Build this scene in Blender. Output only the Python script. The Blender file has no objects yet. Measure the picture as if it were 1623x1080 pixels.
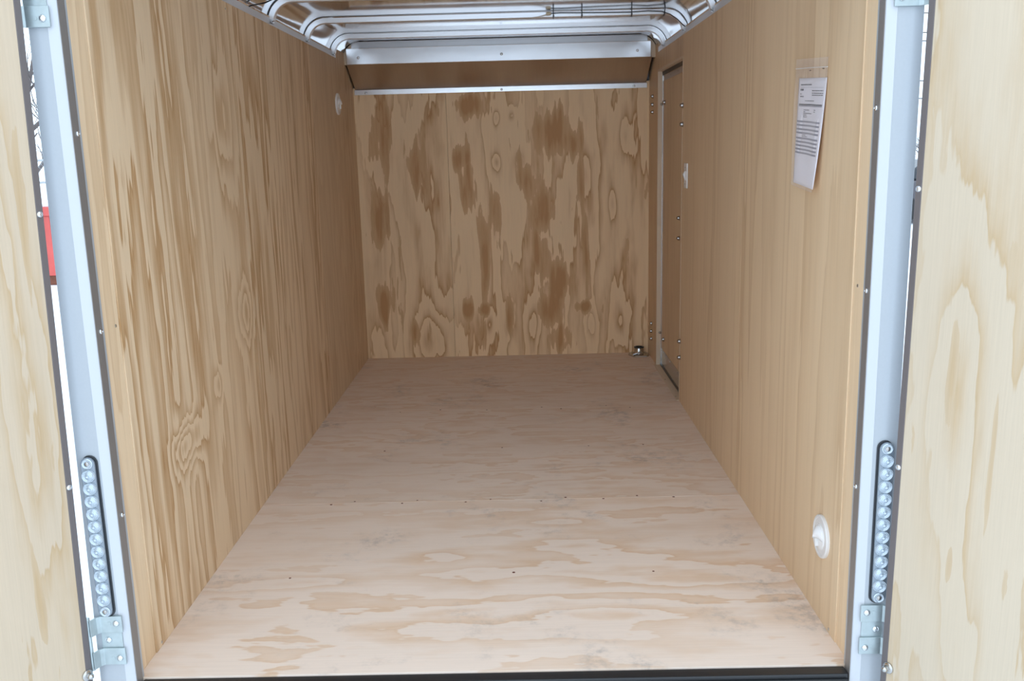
import bpy, bmesh, math, random
from mathutils import Vector, Matrix
random.seed(7)
SC = bpy.context.scene
C = SC.collection

# ---------------------------------------------------------------- camera, sky, exposure
cam_d = bpy.data.cameras.new('camera'); cam = bpy.data.objects.new('camera', cam_d); C.objects.link(cam)
cam_d.sensor_fit = 'HORIZONTAL'; cam_d.sensor_width = 36.0; cam_d.lens = 1464.73 / 1623 * 36
cam_d.clip_start = 0.02; cam_d.clip_end = 500
YAW, PITCH, ROLL = -0.01167, -0.20288, -0.025293
_f = Vector((math.sin(YAW)*math.cos(PITCH), math.cos(YAW)*math.cos(PITCH), math.sin(PITCH)))
_r = Vector((math.cos(YAW), -math.sin(YAW), 0)); _u = _r.cross(_f)
_c, _s = math.cos(ROLL), math.sin(ROLL)
R_, U_ = _r*_c + _u*_s, _u*_c - _r*_s
cam.matrix_world = Matrix(((R_.x, U_.x, -_f.x, 0.0930), (R_.y, U_.y, -_f.y, -2.1819), (R_.z, U_.z, -_f.z, 1.2571), (0, 0, 0, 1)))
SC.camera = cam

world = bpy.data.worlds.new('overcast_sky'); SC.world = world; world.use_nodes = True
wn = world.node_tree; wn.nodes.clear()
w_out = wn.nodes.new('ShaderNodeOutputWorld'); w_bg = wn.nodes.new('ShaderNodeBackground')
w_tc = wn.nodes.new('ShaderNodeTexCoord'); w_sep = wn.nodes.new('ShaderNodeSeparateXYZ')
w_rmp = wn.nodes.new('ShaderNodeValToRGB')
w_rmp.color_ramp.elements[0].position = 0.0; w_rmp.color_ramp.elements[0].color = (0.74, 0.90, 1.06, 1)
w_rmp.color_ramp.elements[1].position = 0.8; w_rmp.color_ramp.elements[1].color = (0.80, 0.94, 1.10, 1)
wn.links.new(w_tc.outputs['Generated'], w_sep.inputs[0]); wn.links.new(w_sep.outputs['Z'], w_rmp.inputs[0])
wn.links.new(w_rmp.outputs[0], w_bg.inputs['Color']); w_bg.inputs['Strength'].default_value = 2.2
wn.links.new(w_bg.outputs[0], w_out.inputs[0])
SC.view_settings.view_transform = 'Standard'; SC.view_settings.look = 'None'
SC.view_settings.gamma = 1.0; SC.view_settings.use_curve_mapping = False
SC.view_settings.exposure = 0.0
SC.cycles.max_bounces = 16; SC.cycles.diffuse_bounces = 12; SC.cycles.glossy_bounces = 8
SC.cycles.sample_clamp_indirect = 0

# ---------------------------------------------------------------- materials
def mat(name, col, rough=0.5, metal=0.0, bump=None, vary=0.0, spec=0.5, coat=0.0):
    m = bpy.data.materials.new(name); m.use_nodes = True
    nt = m.node_tree; b = nt.nodes['Principled BSDF']
    b.inputs['Base Color'].default_value = (*col, 1); b.inputs['Roughness'].default_value = rough
    b.inputs['Metallic'].default_value = metal; b.inputs['Specular IOR Level'].default_value = spec
    b.inputs['Coat Weight'].default_value = coat
    if vary or bump:
        tc = nt.nodes.new('ShaderNodeTexCoord'); mp = nt.nodes.new('ShaderNodeMapping')
        nz = nt.nodes.new('ShaderNodeTexNoise'); nt.links.new(tc.outputs['Object'], mp.inputs[0]); nt.links.new(mp.outputs[0], nz.inputs['Vector'])
        sc = (bump or {}).get('scale', (30, 30, 30)); mp.inputs['Scale'].default_value = sc
        nz.inputs['Scale'].default_value = 1.0; nz.inputs['Detail'].default_value = 3
        if vary:
            mx = nt.nodes.new('ShaderNodeMix'); mx.data_type = 'RGBA'
            mx.inputs['A'].default_value = (*[c*(1-vary) for c in col], 1); mx.inputs['B'].default_value = (*[min(1, c*(1+vary)) for c in col], 1)
            nt.links.new(nz.outputs['Fac'], mx.inputs['Factor']); nt.links.new(mx.outputs['Result'], b.inputs['Base Color'])
        if bump and bump.get('d'):
            bp = nt.nodes.new('ShaderNodeBump'); bp.inputs['Distance'].default_value = bump['d']; bp.inputs['Strength'].default_value = bump.get('s', 0.3)
            nt.links.new(nz.outputs['Fac'], bp.inputs['Height']); nt.links.new(bp.outputs[0], b.inputs['Normal'])
    return m

class NT:
    """small helper to write node maths"""
    def __init__(s, nt): s.nt = nt
    def m(s, op, a, b=None, c=None, clamp=False):
        n = s.nt.nodes.new('ShaderNodeMath'); n.operation = op; n.use_clamp = clamp
        for i, v in enumerate((a, b, c)):
            if v is None: continue
            if isinstance(v, (int, float)): n.inputs[i].default_value = v
            else: s.nt.links.new(v, n.inputs[i])
        return n.outputs[0]
    def xyz(s, a, b, c):
        n = s.nt.nodes.new('ShaderNodeCombineXYZ')
        for i, v in enumerate((a, b, c)):
            if isinstance(v, (int, float)): n.inputs[i].default_value = v
            else: s.nt.links.new(v, n.inputs[i])
        return n.outputs[0]
    def noise(s, vec, detail=2, rough=0.5, dist=0.0):
        n = s.nt.nodes.new('ShaderNodeTexNoise'); n.inputs['Scale'].default_value = 1.0
        n.inputs['Detail'].default_value = detail; n.inputs['Roughness'].default_value = rough; n.inputs['Distortion'].default_value = dist
        s.nt.links.new(vec, n.inputs['Vector']); return n.outputs['Fac']
    def mixc(s, f, a, b, blend='MIX'):
        n = s.nt.nodes.new('ShaderNodeMix'); n.data_type = 'RGBA'; n.blend_type = blend
        for k, v in (('Factor', f), ('A', a), ('B', b)):
            if isinstance(v, tuple): n.inputs[k].default_value = (*v, 1)
            elif isinstance(v, (int, float)): n.inputs[k].default_value = v
            else: s.nt.links.new(v, n.inputs[k])
        return n.outputs['Result']
    def smooth(s, v, lo, hi):
        n = s.nt.nodes.new('ShaderNodeMapRange'); n.interpolation_type = 'SMOOTHSTEP'
        n.inputs['From Min'].default_value = lo; n.inputs['From Max'].default_value = hi
        s.nt.links.new(v, n.inputs['Value']); return n.outputs[0]
    def ramp(s, v, pts):
        n = s.nt.nodes.new('ShaderNodeValToRGB'); cr = n.color_ramp
        while len(cr.elements) < len(pts): cr.elements.new(0.5)
        for e, (p, c) in zip(cr.elements, pts): e.position = p; e.color = (c, c, c, 1)
        s.nt.links.new(v, n.inputs[0]); return n.outputs[0]

SAW = ((0, 0.0), (0.42, 0.06), (0.70, 0.38), (0.88, 0.72), (0.955, 1.0), (0.99, 0.25), (1.0, 0.0))
def wood(name, across='Y', grain='Z', fa=4.0, fl=0.5, rings=3.0, light=(0.72, 0.57, 0.40), dark=(0.52, 0.33, 0.17), seed=0.0,
         strength=1.0, seams=(), knots=(), patches=(), ragged=0.07, wob=0.10, zones=(), dirt=0.0, rough=0.55, pale=0.35, saw=SAW, tone0=1.0):
    """rotary-cut pine plywood. knots: (across, grain, size_a, size_g, amp) bend the rings; patches: (across, grain, size_a, size_g) dark latewood.
    seams: across/grain positions where a new sheet starts: ('a' or 'g', pos, new seed, rings multiplier, strength multiplier)"""
    mt = bpy.data.materials.new(name); mt.use_nodes = True; nt = mt.node_tree; b = nt.nodes['Principled BSDF']; N = NT(nt)
    tc = nt.nodes.new('ShaderNodeTexCoord'); sp = nt.nodes.new('ShaderNodeSeparateXYZ'); nt.links.new(tc.outputs['Object'], sp.inputs[0])
    A, G = sp.outputs[across], sp.outputs[grain]
    off, rmul, smul, tone = seed, rings, strength, tone0
    for ax, pos, ds, rm, sm, tn in seams:
        st = N.m('GREATER_THAN', A if ax == 'a' else G, pos)
        off = N.m('MULTIPLY_ADD', st, ds, off); rmul = N.m('MULTIPLY_ADD', st, rings*(rm-1), rmul)
        smul = N.m('MULTIPLY_ADD', st, strength*(sm-1), smul); tone = N.m('MULTIPLY_ADD', st, tn-1, tone)
    h = N.noise(N.xyz(N.m('MULTIPLY', A, fa), N.m('MULTIPLY', G, fl), off), 2.0, 0.42, 0.25)
    w1 = N.noise(N.xyz(N.m('MULTIPLY', A, fa*4.5), N.m('MULTIPLY', G, fl*7), off), 2.0, 0.5)
    w2 = N.noise(N.xyz(N.m('MULTIPLY', A, 75.0), N.m('MULTIPLY', G, 3.2), off), 2.0, 0.55)
    h = N.m('MULTIPLY_ADD', w1, wob, h); h = N.m('MULTIPLY_ADD', w2, ragged*0.35, h)
    h = N.m('MULTIPLY', h, rmul)
    for (ka, kg, sa, sg, amp) in knots:
        da = N.m('MULTIPLY', N.m('SUBTRACT', A, ka), 1/sa); dg = N.m('MULTIPLY', N.m('SUBTRACT', G, kg), 1/sg)
        r2 = N.m('ADD', N.m('MULTIPLY', da, da), N.m('MULTIPLY', dg, dg))
        h = N.m('MULTIPLY_ADD', N.m('EXPONENT', N.m('MULTIPLY', r2, -1.0)), amp, h)
    t = N.m('FRACT', h)
    late = N.ramp(t, saw)
    z = N.noise(N.xyz(N.m('MULTIPLY', A, fa*0.9), N.m('MULTIPLY', G, fl*0.9), N.m('ADD', off, 31.7) if not isinstance(off, float) else off+31.7), 2.0)
    late = N.m('MULTIPLY', late, N.m('MULTIPLY_ADD', N.smooth(z, 0.36, 0.62), 1-pale, pale))
    if patches:
        acc = None
        for (ka, kg, sa, sg) in patches:
            da = N.m('MULTIPLY', N.m('SUBTRACT', A, ka), 1/sa); dg = N.m('MULTIPLY', N.m('SUBTRACT', G, kg), 1/sg)
            e = N.m('EXPONENT', N.m('MULTIPLY', N.m('ADD', N.m('MULTIPLY', da, da), N.m('MULTIPLY', dg, dg)), -1.0))
            acc = e if acc is None else N.m('MAXIMUM', acc, e)
        rg = N.noise(N.xyz(N.m('MULTIPLY', A, 55.0), N.m('MULTIPLY', G, 9.0), 3.3), 3.0, 0.6)
        sk = N.noise(N.xyz(N.m('MULTIPLY', A, 21.0), N.m('MULTIPLY', G, 2.3), 7.7), 2.0, 0.5)
        acc = N.m('MULTIPLY_ADD', N.m('SUBTRACT', rg, 0.5), 0.55, acc); acc = N.m('MULTIPLY_ADD', N.m('SUBTRACT', sk, 0.5), 2.3, acc)
        pf = N.ramp(acc, ((0, 0), (0.44, 0.0), (0.475, 0.62), (0.75, 0.78), (1.0, 1.0)))
        late = N.m('MAXIMUM', late, N.m('MULTIPLY', pf, 0.95))
    late = N.m('MULTIPLY', late, smul, clamp=True)
    col = N.mixc(late, light, dark)
    fine = N.noise(N.xyz(N.m('MULTIPLY', A, 260.0), N.m('MULTIPLY', G, 5.0), off), 3.0, 0.6)
    broad = N.noise(N.xyz(N.m('MULTIPLY', A, 2.2), N.m('MULTIPLY', G, 0.9), off), 2.0)
    val = N.m('ADD', N.m('MULTIPLY_ADD', fine, 0.16, 0.92-0.05), N.m('MULTIPLY_ADD', broad, 0.16, -0.03))
    val = N.m('MULTIPLY', val, tone)
    cc = nt.nodes.new('ShaderNodeCombineXYZ')
    for i in range(3): nt.links.new(val, cc.inputs[i])
    col = N.mixc(1.0, col, cc.outputs[0], 'MULTIPLY')
    if dirt:
        d = N.noise(N.xyz(N.m('MULTIPLY', A, 3.1), N.m('MULTIPLY', G, 3.0), 9.1), 6.0, 0.68)
        d2 = N.noise(N.xyz(N.m('MULTIPLY', A, 38.0), N.m('MULTIPLY', G, 30.0), 2.2), 4.0, 0.7)
        df = N.m('MULTIPLY', N.smooth(d, 0.52, 0.72), N.smooth(d2, 0.35, 0.7))
        col = N.mixc(N.m('MULTIPLY', df, dirt), col, (0.33, 0.31, 0.30))
    nt.links.new(col, b.inputs['Base Color'])
    b.inputs['Roughness'].default_value = rough; b.inputs['Specular IOR Level'].default_value = 0.3
    bp = nt.nodes.new('ShaderNodeBump'); bp.inputs['Distance'].default_value = 0.0006; bp.inputs['Strength'].default_value = 0.35
    nt.links.new(fine, bp.inputs['Height']); nt.links.new(bp.outputs[0], b.inputs['Normal'])
    return mt

LT, DK = (0.77, 0.60, 0.41), (0.56, 0.355, 0.185)
M = {}
BAND = ((0, 0.0), (0.30, 0.0), (0.48, 0.30), (0.66, 0.62), (0.84, 0.80), (0.90, 1.0), (0.935, 0.9), (0.97, 0.15), (1.0, 0.0))
M['ply_left'] = wood('plywood_left', 'Y', 'Z', fa=4.2, fl=0.32, rings=8.5, seed=1.7, light=(0.80, 0.61, 0.405), dark=(0.50, 0.295, 0.135), strength=0.5, tone0=1.05, wob=0.16, ragged=0.22, pale=0.45, saw=BAND,
    seams=(('a', 0.0, 3.1, 1.0, 2.0, 0.93), ('a', 1.10, 5.3, 1.1, 1.0, 0.98), ('a', 2.316, 4.1, 1.5, 0.2, 0.92)),
    knots=((0.36, 0.46, 0.11, 0.07, 3.2), (0.30, 0.52, 0.05, 0.05, -1.6), (0.66, 0.55, 0.04, 0.05, 1.6), (1.0, 0.72, 0.09, 0.10, 2.2), (0.92, 1.38, 0.10, 0.16, 1.6)))
M['ply_right'] = wood('plywood_right', 'Y', 'Z', fa=4.5, fl=0.20, rings=7.5, seed=12.4, light=(0.79, 0.595, 0.39), dark=(0.60, 0.40, 0.225), strength=0.42, tone0=1.05,
    wob=0.10, ragged=0.17, pale=0.3, seams=(('a', -0.01, 2.2, 1.0, 1.75, 0.94), ('a', 1.10, 6.6, 1.3, 0.9, 0.98), ('a', 2.33, 3.0, 1.5, 0.75, 0.94)))
M['ply_front'] = wood('plywood_front', 'X', 'Z', fa=5.2, fl=0.62, rings=4.4, seed=4.2, light=(0.85, 0.635, 0.395), dark=(0.47, 0.245, 0.095), strength=0.95, ragged=0.22, wob=0.24, pale=0.3,
    seams=(('a', -0.329, 3.7, 1.0, 1.0, 1.05),),
    knots=((-0.03, 1.45, 0.025, 0.05, 1.2), (0.06, 1.46, 0.022, 0.045, 1.2), (-0.04, 1.19, 0.03, 0.05, 1.2), (0.10, 1.20, 0.05, 0.08, 0.9), (0.73, 1.33, 0.035, 0.13, 1.1),
           (0.66, 0.92, 0.03, 0.09, 1.1), (0.50, 1.1, 0.03, 0.2, 1.1), (-0.11, 0.2, 0.035, 0.1, 1.3), (0.01, 0.2, 0.04, 0.13, 1.3), (0.16, 0.2, 0.04, 0.13, 1.3), (0.52, 0.2, 0.035, 0.1, 1.3),
           (0.70, 0.2, 0.04, 0.13, 1.3), (-0.46, 0.1, 0.13, 0.22, 3.0), (-0.70, 1.2, 0.06, 0.3, 1.0)),
    patches=((-0.20, 1.53, 0.12, 0.07), (-0.26, 1.22, 0.08, 0.09), (-0.22, 1.05, 0.05, 0.20), (-0.13, 0.62, 0.05, 0.26), (0.30, 1.36, 0.15, 0.14), (0.39, 1.30, 0.09, 0.12),
             (0.13, 1.08, 0.06, 0.13), (0.24, 0.86, 0.07, 0.14), (0.245, 0.60, 0.04, 0.20), (0.34, 0.46, 0.10, 0.15), (0.27, 0.27, 0.10, 0.15), (0.33, 0.11, 0.09, 0.12),
             (-0.24, 0.29, 0.05, 0.06), (-0.14, 0.29, 0.07, 0.05), (-0.15, 0.13, 0.04, 0.11), (0.02, 0.22, 0.025, 0.13), (0.49, 0.65, 0.035, 0.22), (0.46, 1.0, 0.035, 0.2),
             (-0.04, 0.9, 0.045, 0.26), (0.19, 0.65, 0.03, 0.16), (0.48, 0.3, 0.07, 0.04), (-0.72, 1.36, 0.06, 0.28), (-0.75, 0.9, 0.06, 0.2), (-0.55, 1.2, 0.07, 0.18), (-0.58, 0.16, 0.04, 0.1), (-0.75, 0.35, 0.06, 0.14)))
M['ply_floor'] = wood('plywood_floor', 'Y', 'X', fa=6.0, fl=1.35, rings=3.6, seed=8.8, light=(0.885, 0.745, 0.635), dark=(0.75, 0.52, 0.34), strength=0.85, ragged=0.16, wob=0.26, pale=0.45, saw=BAND,
    seams=(('a', 1.025, 2.9, 1.6, 0.75, 0.95), ('a', 2.245, 5.5, 1.0, 1.0, 0.97)), dirt=0.6,
    knots=((0.55, -0.20, 0.05, 0.12, 0.9), (0.62, 0.22, 0.05, 0.15, 0.9), (0.80, 0.24, 0.04, 0.12, 1.2), (0.36, 0.6, 0.05, 0.2, 0.9), (0.38, -0.6, 0.06, 0.15, 1.1), (0.16, 0.3, 0.06, 0.18, 0.8)))
M['ply_door_near'] = wood('plywood_door_pale', 'X', 'Z', fa=8.0, fl=1.1, rings=2.6, seed=21.0, light=(0.60, 0.50, 0.375), dark=(0.52, 0.375, 0.22), strength=0.9, pale=0.45, wob=0.2, ragged=0.3,
    knots=((0.14, 0.72, 0.085, 0.36, 1.9), (0.20, 0.15, 0.06, 0.22, 1.6)), patches=((0.121, 0.79, 0.013, 0.13), (0.155, 0.36, 0.014, 0.07), (0.23, 0.62, 0.008, 0.2)))
M['ply_door_far'] = wood('plywood_door_warm', 'X', 'Z', fa=8.0, fl=0.9, rings=3.6, seed=27.5, light=(0.60, 0.485, 0.355), dark=(0.51, 0.355, 0.195), strength=0.9, pale=0.5, wob=0.24, ragged=0.26,
    knots=((0.07, 0.62, 0.06, 0.3, 1.3), (0.10, 1.15, 0.05, 0.3, 1.4)), patches=((0.05, 1.08, 0.010, 0.18), (0.11, 0.30, 0.012, 0.14)))
M['ply_jamb'] = wood('plywood_jamb', 'X', 'Z', fa=6, fl=0.4, rings=2, seed=3.3, light=(0.74, 0.60, 0.45), dark=(0.58, 0.4, 0.25), strength=0.4)
M['ply_edge'] = mat('plywood_edge', (0.40, 0.27, 0.16), 0.7, vary=0.25, bump=dict(scale=(40, 40, 400)))
M['roof_skin'] = mat('mill_aluminium_roof', (0.72, 0.72, 0.73), 0.10, 1.0, bump=dict(scale=(1.5, 2.5, 3), d=0.006, s=0.10))
M['bow'] = mat('galvanised_bow', (0.82, 0.83, 0.85), 0.38, 0.85, bump=dict(scale=(3, 60, 60)), vary=0.05)
M['rail'] = mat('aluminium_rail', (0.70, 0.70, 0.71), 0.45, 0.6, vary=0.06, bump=dict(scale=(5, 6, 60)))
M['alu'] = mat('polished_aluminium', (0.80, 0.80, 0.81), 0.26, 1.0, bump=dict(scale=(1.9, 3, 2.6), d=0.02, s=0.35))
M['flange'] = mat('grey_aluminium_flange', (0.50, 0.50, 0.51), 0.40, 0.9, bump=dict(scale=(2, 4, 30)), vary=0.1)
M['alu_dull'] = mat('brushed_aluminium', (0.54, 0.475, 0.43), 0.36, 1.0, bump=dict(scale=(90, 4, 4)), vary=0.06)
M['j_trim'] = mat('satin_trim', (0.175, 0.155, 0.155), 0.42, 0.35, bump=dict(scale=(8, 8, 1.5)), vary=0.08)
M['post_trim'] = mat('satin_post_trim', (0.27, 0.25, 0.235), 0.42, 0.35, bump=dict(scale=(8, 8, 1.5)), vary=0.08)
M['post'] = mat('white_powder_paint', (0.405, 0.43, 0.455), 0.30, 0.0, bump=dict(scale=(160, 160, 160), d=0.0004, s=0.25), vary=0.03, coat=0.3)
M['post_pale'] = mat('white_bevel_pale', (0.53, 0.545, 0.57), 0.32, 0.0, coat=0.2)  # paler tone than the post, used on the inner bevel only
M['galv'] = mat('galvanised_steel', (0.46, 0.53, 0.54), 0.42, 0.75, bump=dict(scale=(45, 45, 45), d=0.0006, s=0.4), vary=0.18)
M['bolt'] = mat('zinc_bolt', (0.72, 0.75, 0.78), 0.22, 0.95)
M['dark_bolt'] = mat('plated_bolt', (0.44, 0.42, 0.40), 0.25, 1.0)
M['steel'] = mat('bright_steel', (0.55, 0.54, 0.52), 0.18, 1.0)
M['rubber'] = mat('black_rubber', (0.018, 0.019, 0.021), 0.35)
M['black'] = mat('black_plastic', (0.02, 0.022, 0.025), 0.35)
M['lamp_body'] = mat('smoke_lens', (0.22, 0.26, 0.30), 0.12, 0.2, coat=0.6)
M['lamp_lens'] = mat('clear_lens', (0.50, 0.57, 0.63), 0.08, 0.35, coat=1.0)
M['white_pl'] = mat('white_plastic', (0.80, 0.78, 0.76), 0.35)
M['white_pl2'] = mat('white_plastic_shell', (0.86, 0.85, 0.84), 0.28)
M['paper'] = mat('paper', (0.86, 0.83, 0.88), 0.7)
M['ink'] = mat('printed_grey', (0.33, 0.32, 0.36), 0.8)
M['ink_dark'] = mat('printed_black', (0.07, 0.07, 0.08), 0.8)
M['skin'] = mat('outer_skin_white', (0.75, 0.78, 0.82), 0.3)
M['wire_black'] = mat('wire_black', (0.02, 0.02, 0.022), 0.4)
M['wire_pale'] = mat('wire_pale', (0.62, 0.58, 0.5), 0.45)
M['wire_red'] = mat('wire_red', (0.35, 0.05, 0.04), 0.4)
M['cream'] = mat('cream_connector', (0.62, 0.55, 0.40), 0.5)
M['snow'] = mat('snow', (0.88, 0.90, 0.93), 0.9, bump=dict(scale=(1.3, 1.3, 1.3), d=0.06, s=0.5), vary=0.03)
M['red'] = mat('dumpster_red', (0.55, 0.09, 0.075), 0.55, vary=0.25, bump=dict(scale=(4, 4, 3)))
M['rust'] = mat('rusty_steel', (0.17, 0.06, 0.035), 0.85, vary=0.5, bump=dict(scale=(14, 14, 14)))
M['bark'] = mat('bark', (0.13, 0.11, 0.105), 0.9, vary=0.3, bump=dict(scale=(20, 20, 6)))
M['fence'] = mat('fence_wire', (0.42, 0.44, 0.45), 0.5, 0.6)
M['pole'] = mat('pole_wood', (0.17, 0.15, 0.14), 0.9, vary=0.2, bump=dict(scale=(20, 20, 2)))
M['dark_body'] = mat('dark_paint', (0.06, 0.055, 0.065), 0.35, coat=0.5)
M['glass_dark'] = mat('dark_glass', (0.03, 0.035, 0.04), 0.08)
M['tyre'] = mat('tyre', (0.025, 0.025, 0.025), 0.8)
def clear_plastic():
    m = bpy.data.materials.new('clear_plastic_film'); m.use_nodes = True; nt = m.node_tree; b = nt.nodes['Principled BSDF']
    b.inputs['Base Color'].default_value = (0.9, 0.88, 0.9, 1); b.inputs['Roughness'].default_value = 0.18; b.inputs['Alpha'].default_value = 0.22
    b.inputs['Specular IOR Level'].default_value = 0.6
    return m
M['film'] = clear_plastic()

# ---------------------------------------------------------------- mesh helpers
class MB:
    def __init__(s): s.bm = bmesh.new()
    def box(s, x0, x1, y0, y1, z0, z1, mx=None):
        r = bmesh.ops.create_cube(s.bm, size=1.0)
        T = Matrix.Translation(((x0+x1)/2, (y0+y1)/2, (z0+z1)/2)) @ Matrix.Diagonal((abs(x1-x0), abs(y1-y0), abs(z1-z0), 1))
        if mx is not None: T = mx @ T
        bmesh.ops.transform(s.bm, matrix=T, verts=r['verts']); return s
    def prism(s, pts, axis, a0, a1, mx=None):
        """closed 2D outline extruded along axis; pts are the two other coordinates in xyz order"""
        def P(p, a): return {'x': (a, p[0], p[1]), 'y': (p[0], a, p[1]), 'z': (p[0], p[1], a)}[axis]
        A = [s.bm.verts.new(P(p, a0)) for p in pts]; B = [s.bm.verts.new(P(p, a1)) for p in pts]
        n = len(pts); s.bm.faces.new(A); s.bm.faces.new(B[::-1])
        for i in range(n): s.bm.faces.new((A[i], B[i], B[(i+1) % n], A[(i+1) % n]))
        if mx is not None: bmesh.ops.transform(s.bm, matrix=mx, verts=A+B)
        return s
    def lathe(s, prof, origin, axis, n=20, up=None, squash=1.0):
        """profile [(r, h)] turned about axis from origin; closed at both ends when r is 0"""
        ax = Vector(axis).normalized(); t = Vector((0, 0, 1)) if abs(ax.z) < 0.9 else Vector((1, 0, 0))
        e1 = ax.cross(t).normalized(); e2 = ax.cross(e1); o = Vector(origin); rings = []
        for r, h in prof:
            if r < 1e-6: rings.append([s.bm.verts.new(o + ax*h)])
            else: rings.append([s.bm.verts.new(o + ax*h + (e1*math.cos(2*math.pi*k/n) + e2*math.sin(2*math.pi*k/n)*squash)*r) for k in range(n)])
        for a, b in zip(rings, rings[1:]):
            for k in range(n):
                k2 = (k+1) % n
                if len(a) == 1 and len(b) == 1: continue
                if len(a) == 1: s.bm.faces.new((a[0], b[k2], b[k]))
                elif len(b) == 1: s.bm.faces.new((a[k], a[k2], b[0]))
                else: s.bm.faces.new((a[k], a[k2], b[k2], b[k]))
        return s
    def sweep(s, path, sect, frame, cap=True):
        """path: points; frame(i) -> (u, v) vectors; sect: closed outline (a, b)"""
        rings = []
        for i, p in enumerate(path):
            u, v = frame(i); rings.append([s.bm.verts.new(Vector(p) + u*a + v*b) for a, b in sect])
        n = len(sect)
        for A, B in zip(rings, rings[1:]):
            for k in range(n): s.bm.faces.new((A[k], A[(k+1) % n], B[(k+1) % n], B[k]))
        if cap: s.bm.faces.new(rings[0][::-1]); s.bm.faces.new(rings[-1])
        return s
    def tube(s, path, r, n=8, r1=None):
        P = [Vector(p) for p in path]; fr = []
        for i in range(len(P)):
            d = (P[min(i+1, len(P)-1)] - P[max(i-1, 0)]).normalized()
            t = Vector((0, 0, 1)) if abs(d.z) < 0.9 else Vector((1, 0, 0))
            u = d.cross(t).normalized(); fr.append((u, u.cross(d)))
        rings = []
        for i, p in enumerate(P):
            rr = r if r1 is None else r + (r1-r)*i/(len(P)-1)
            rings.append([s.bm.verts.new(p + (fr[i][0]*math.cos(2*math.pi*k/n) + fr[i][1]*math.sin(2*math.pi*k/n))*rr) for k in range(n)])
        for A, B in zip(rings, rings[1:]):
            for k in range(n): s.bm.faces.new((A[k], A[(k+1) % n], B[(k+1) % n], B[k]))
        s.bm.faces.new(rings[0][::-1]); s.bm.faces.new(rings[-1]); return s
    def build(s, name, material, parent=None, bevel=0.0, smooth=None, segs=2):
        me = bpy.data.meshes.new(name); bmesh.ops.recalc_face_normals(s.bm, faces=s.bm.faces); s.bm.to_mesh(me); s.bm.free()
        me.materials.append(material); o = bpy.data.objects.new(name, me); C.objects.link(o)
        if parent is not None: attach(o, parent)
        if bevel:
            bv = o.modifiers.new('bevel', 'BEVEL'); bv.width = bevel; bv.segments = segs; bv.limit_method = 'ANGLE'; bv.angle_limit = math.radians(40)
        if smooth is not None:
            for p in me.polygons: p.use_smooth = True
            me.set_sharp_from_angle(angle=math.radians(smooth))
        return o

def world_mx(o):
    m = o.matrix_basis.copy()
    if o.parent is not None: m = world_mx(o.parent) @ o.matrix_parent_inverse @ m
    return m
def attach(o, parent, local=False):
    o.parent = parent
    if not local and not parent.get('local_parts'): o.matrix_parent_inverse = world_mx(parent).inverted()
def tag(o, label, cat, group=None, kind=None):
    o['label'] = label; o['category'] = cat
    if group: o['group'] = group
    if kind: o['kind'] = kind
    return o
def empty(name, loc, label, cat, group=None, kind=None):
    o = bpy.data.objects.new(name, None); C.objects.link(o); o.location = loc; o.empty_display_size = 0.05
    return tag(o, label, cat, group, kind)
def struct(o, label, cat): return tag(o, label, cat, None, 'structure')

def face_mx(loc, normal):
    return Matrix.Translation(Vector(loc)) @ Vector(normal).to_track_quat('Z', 'Y').to_matrix().to_4x4()
_proto = {}
def proto(kind):
    """one mesh for every small fixing, axis +Z"""
    if kind not in _proto:
        mb = MB()
        if kind == 'screw': mb.lathe([(0.0055, 0), (0.0056, 0.0010), (0.0042, 0.0011), (0.0040, 0.0028), (0.0026, 0.0042), (0.0012, 0.0044), (0.0008, 0.0034), (0, 0.0034)], (0, 0, 0), (0, 0, 1), 14)
        if kind == 'wood_screw': mb.lathe([(0.0042, 0), (0.0042, 0.0012), (0.0028, 0.0022), (0.0011, 0.0023), (0, 0.0012)], (0, 0, 0), (0, 0, 1), 12)
        if kind == 'bolt': mb.lathe([(0.0125, 0), (0.0125, 0.0015), (0.0095, 0.0022), (0.0090, 0.009), (0.0075, 0.0125), (0.0040, 0.0148), (0, 0.0152)], (0, 0, 0), (0, 0, 1), 16)
        if kind == 'carriage': mb.lathe([(0.0085, 0), (0.0088, 0.0012), (0.0076, 0.0035), (0.0050, 0.0052), (0.0030, 0.0056), (0.0026, 0.0046), (0, 0.0046)], (0, 0, 0), (0, 0, 1), 18)
        if kind == 'nail': mb.lathe([(0.0042, 0), (0.0040, 0.0004), (0, 0.0005)], (0, 0, 0), (0, 0, 1), 10)
        me = bpy.data.meshes.new(kind); bmesh.ops.recalc_face_normals(mb.bm, faces=mb.bm.faces); mb.bm.to_mesh(me); mb.bm.free()
        for p in me.polygons: p.use_smooth = True
        me.set_sharp_from_angle(angle=math.radians(50)); me.materials.append(M[{'bolt': 'dark_bolt', 'nail': 'rust'}.get(kind, 'bolt')]); _proto[kind] = me
    return _proto[kind]
def fix(name, kind, parent, loc, normal, scale=1.0):
    o = bpy.data.objects.new(name, proto(kind)); C.objects.link(o); o.matrix_basis = face_mx(loc, normal) @ Matrix.Scale(scale, 4)
    attach(o, parent); return o

# ---------------------------------------------------------------- trailer shell
HW, L, Y0 = 0.875, 3.469, -0.12          # half width, front wall, rear edge of the liner
T = 0.010
fl = MB()
for a, b in ((-0.113, 1.0235), (1.0250, 2.2440), (2.2455, L+0.02)):
    fl.box(-0.93, 0.93, a, b, -0.018, 0.0)
floor = struct(fl.build('floor', M['ply_floor'], bevel=0.0008), 'pale plywood trailer floor with cross grain and grey scuff marks', 'floor')

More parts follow.
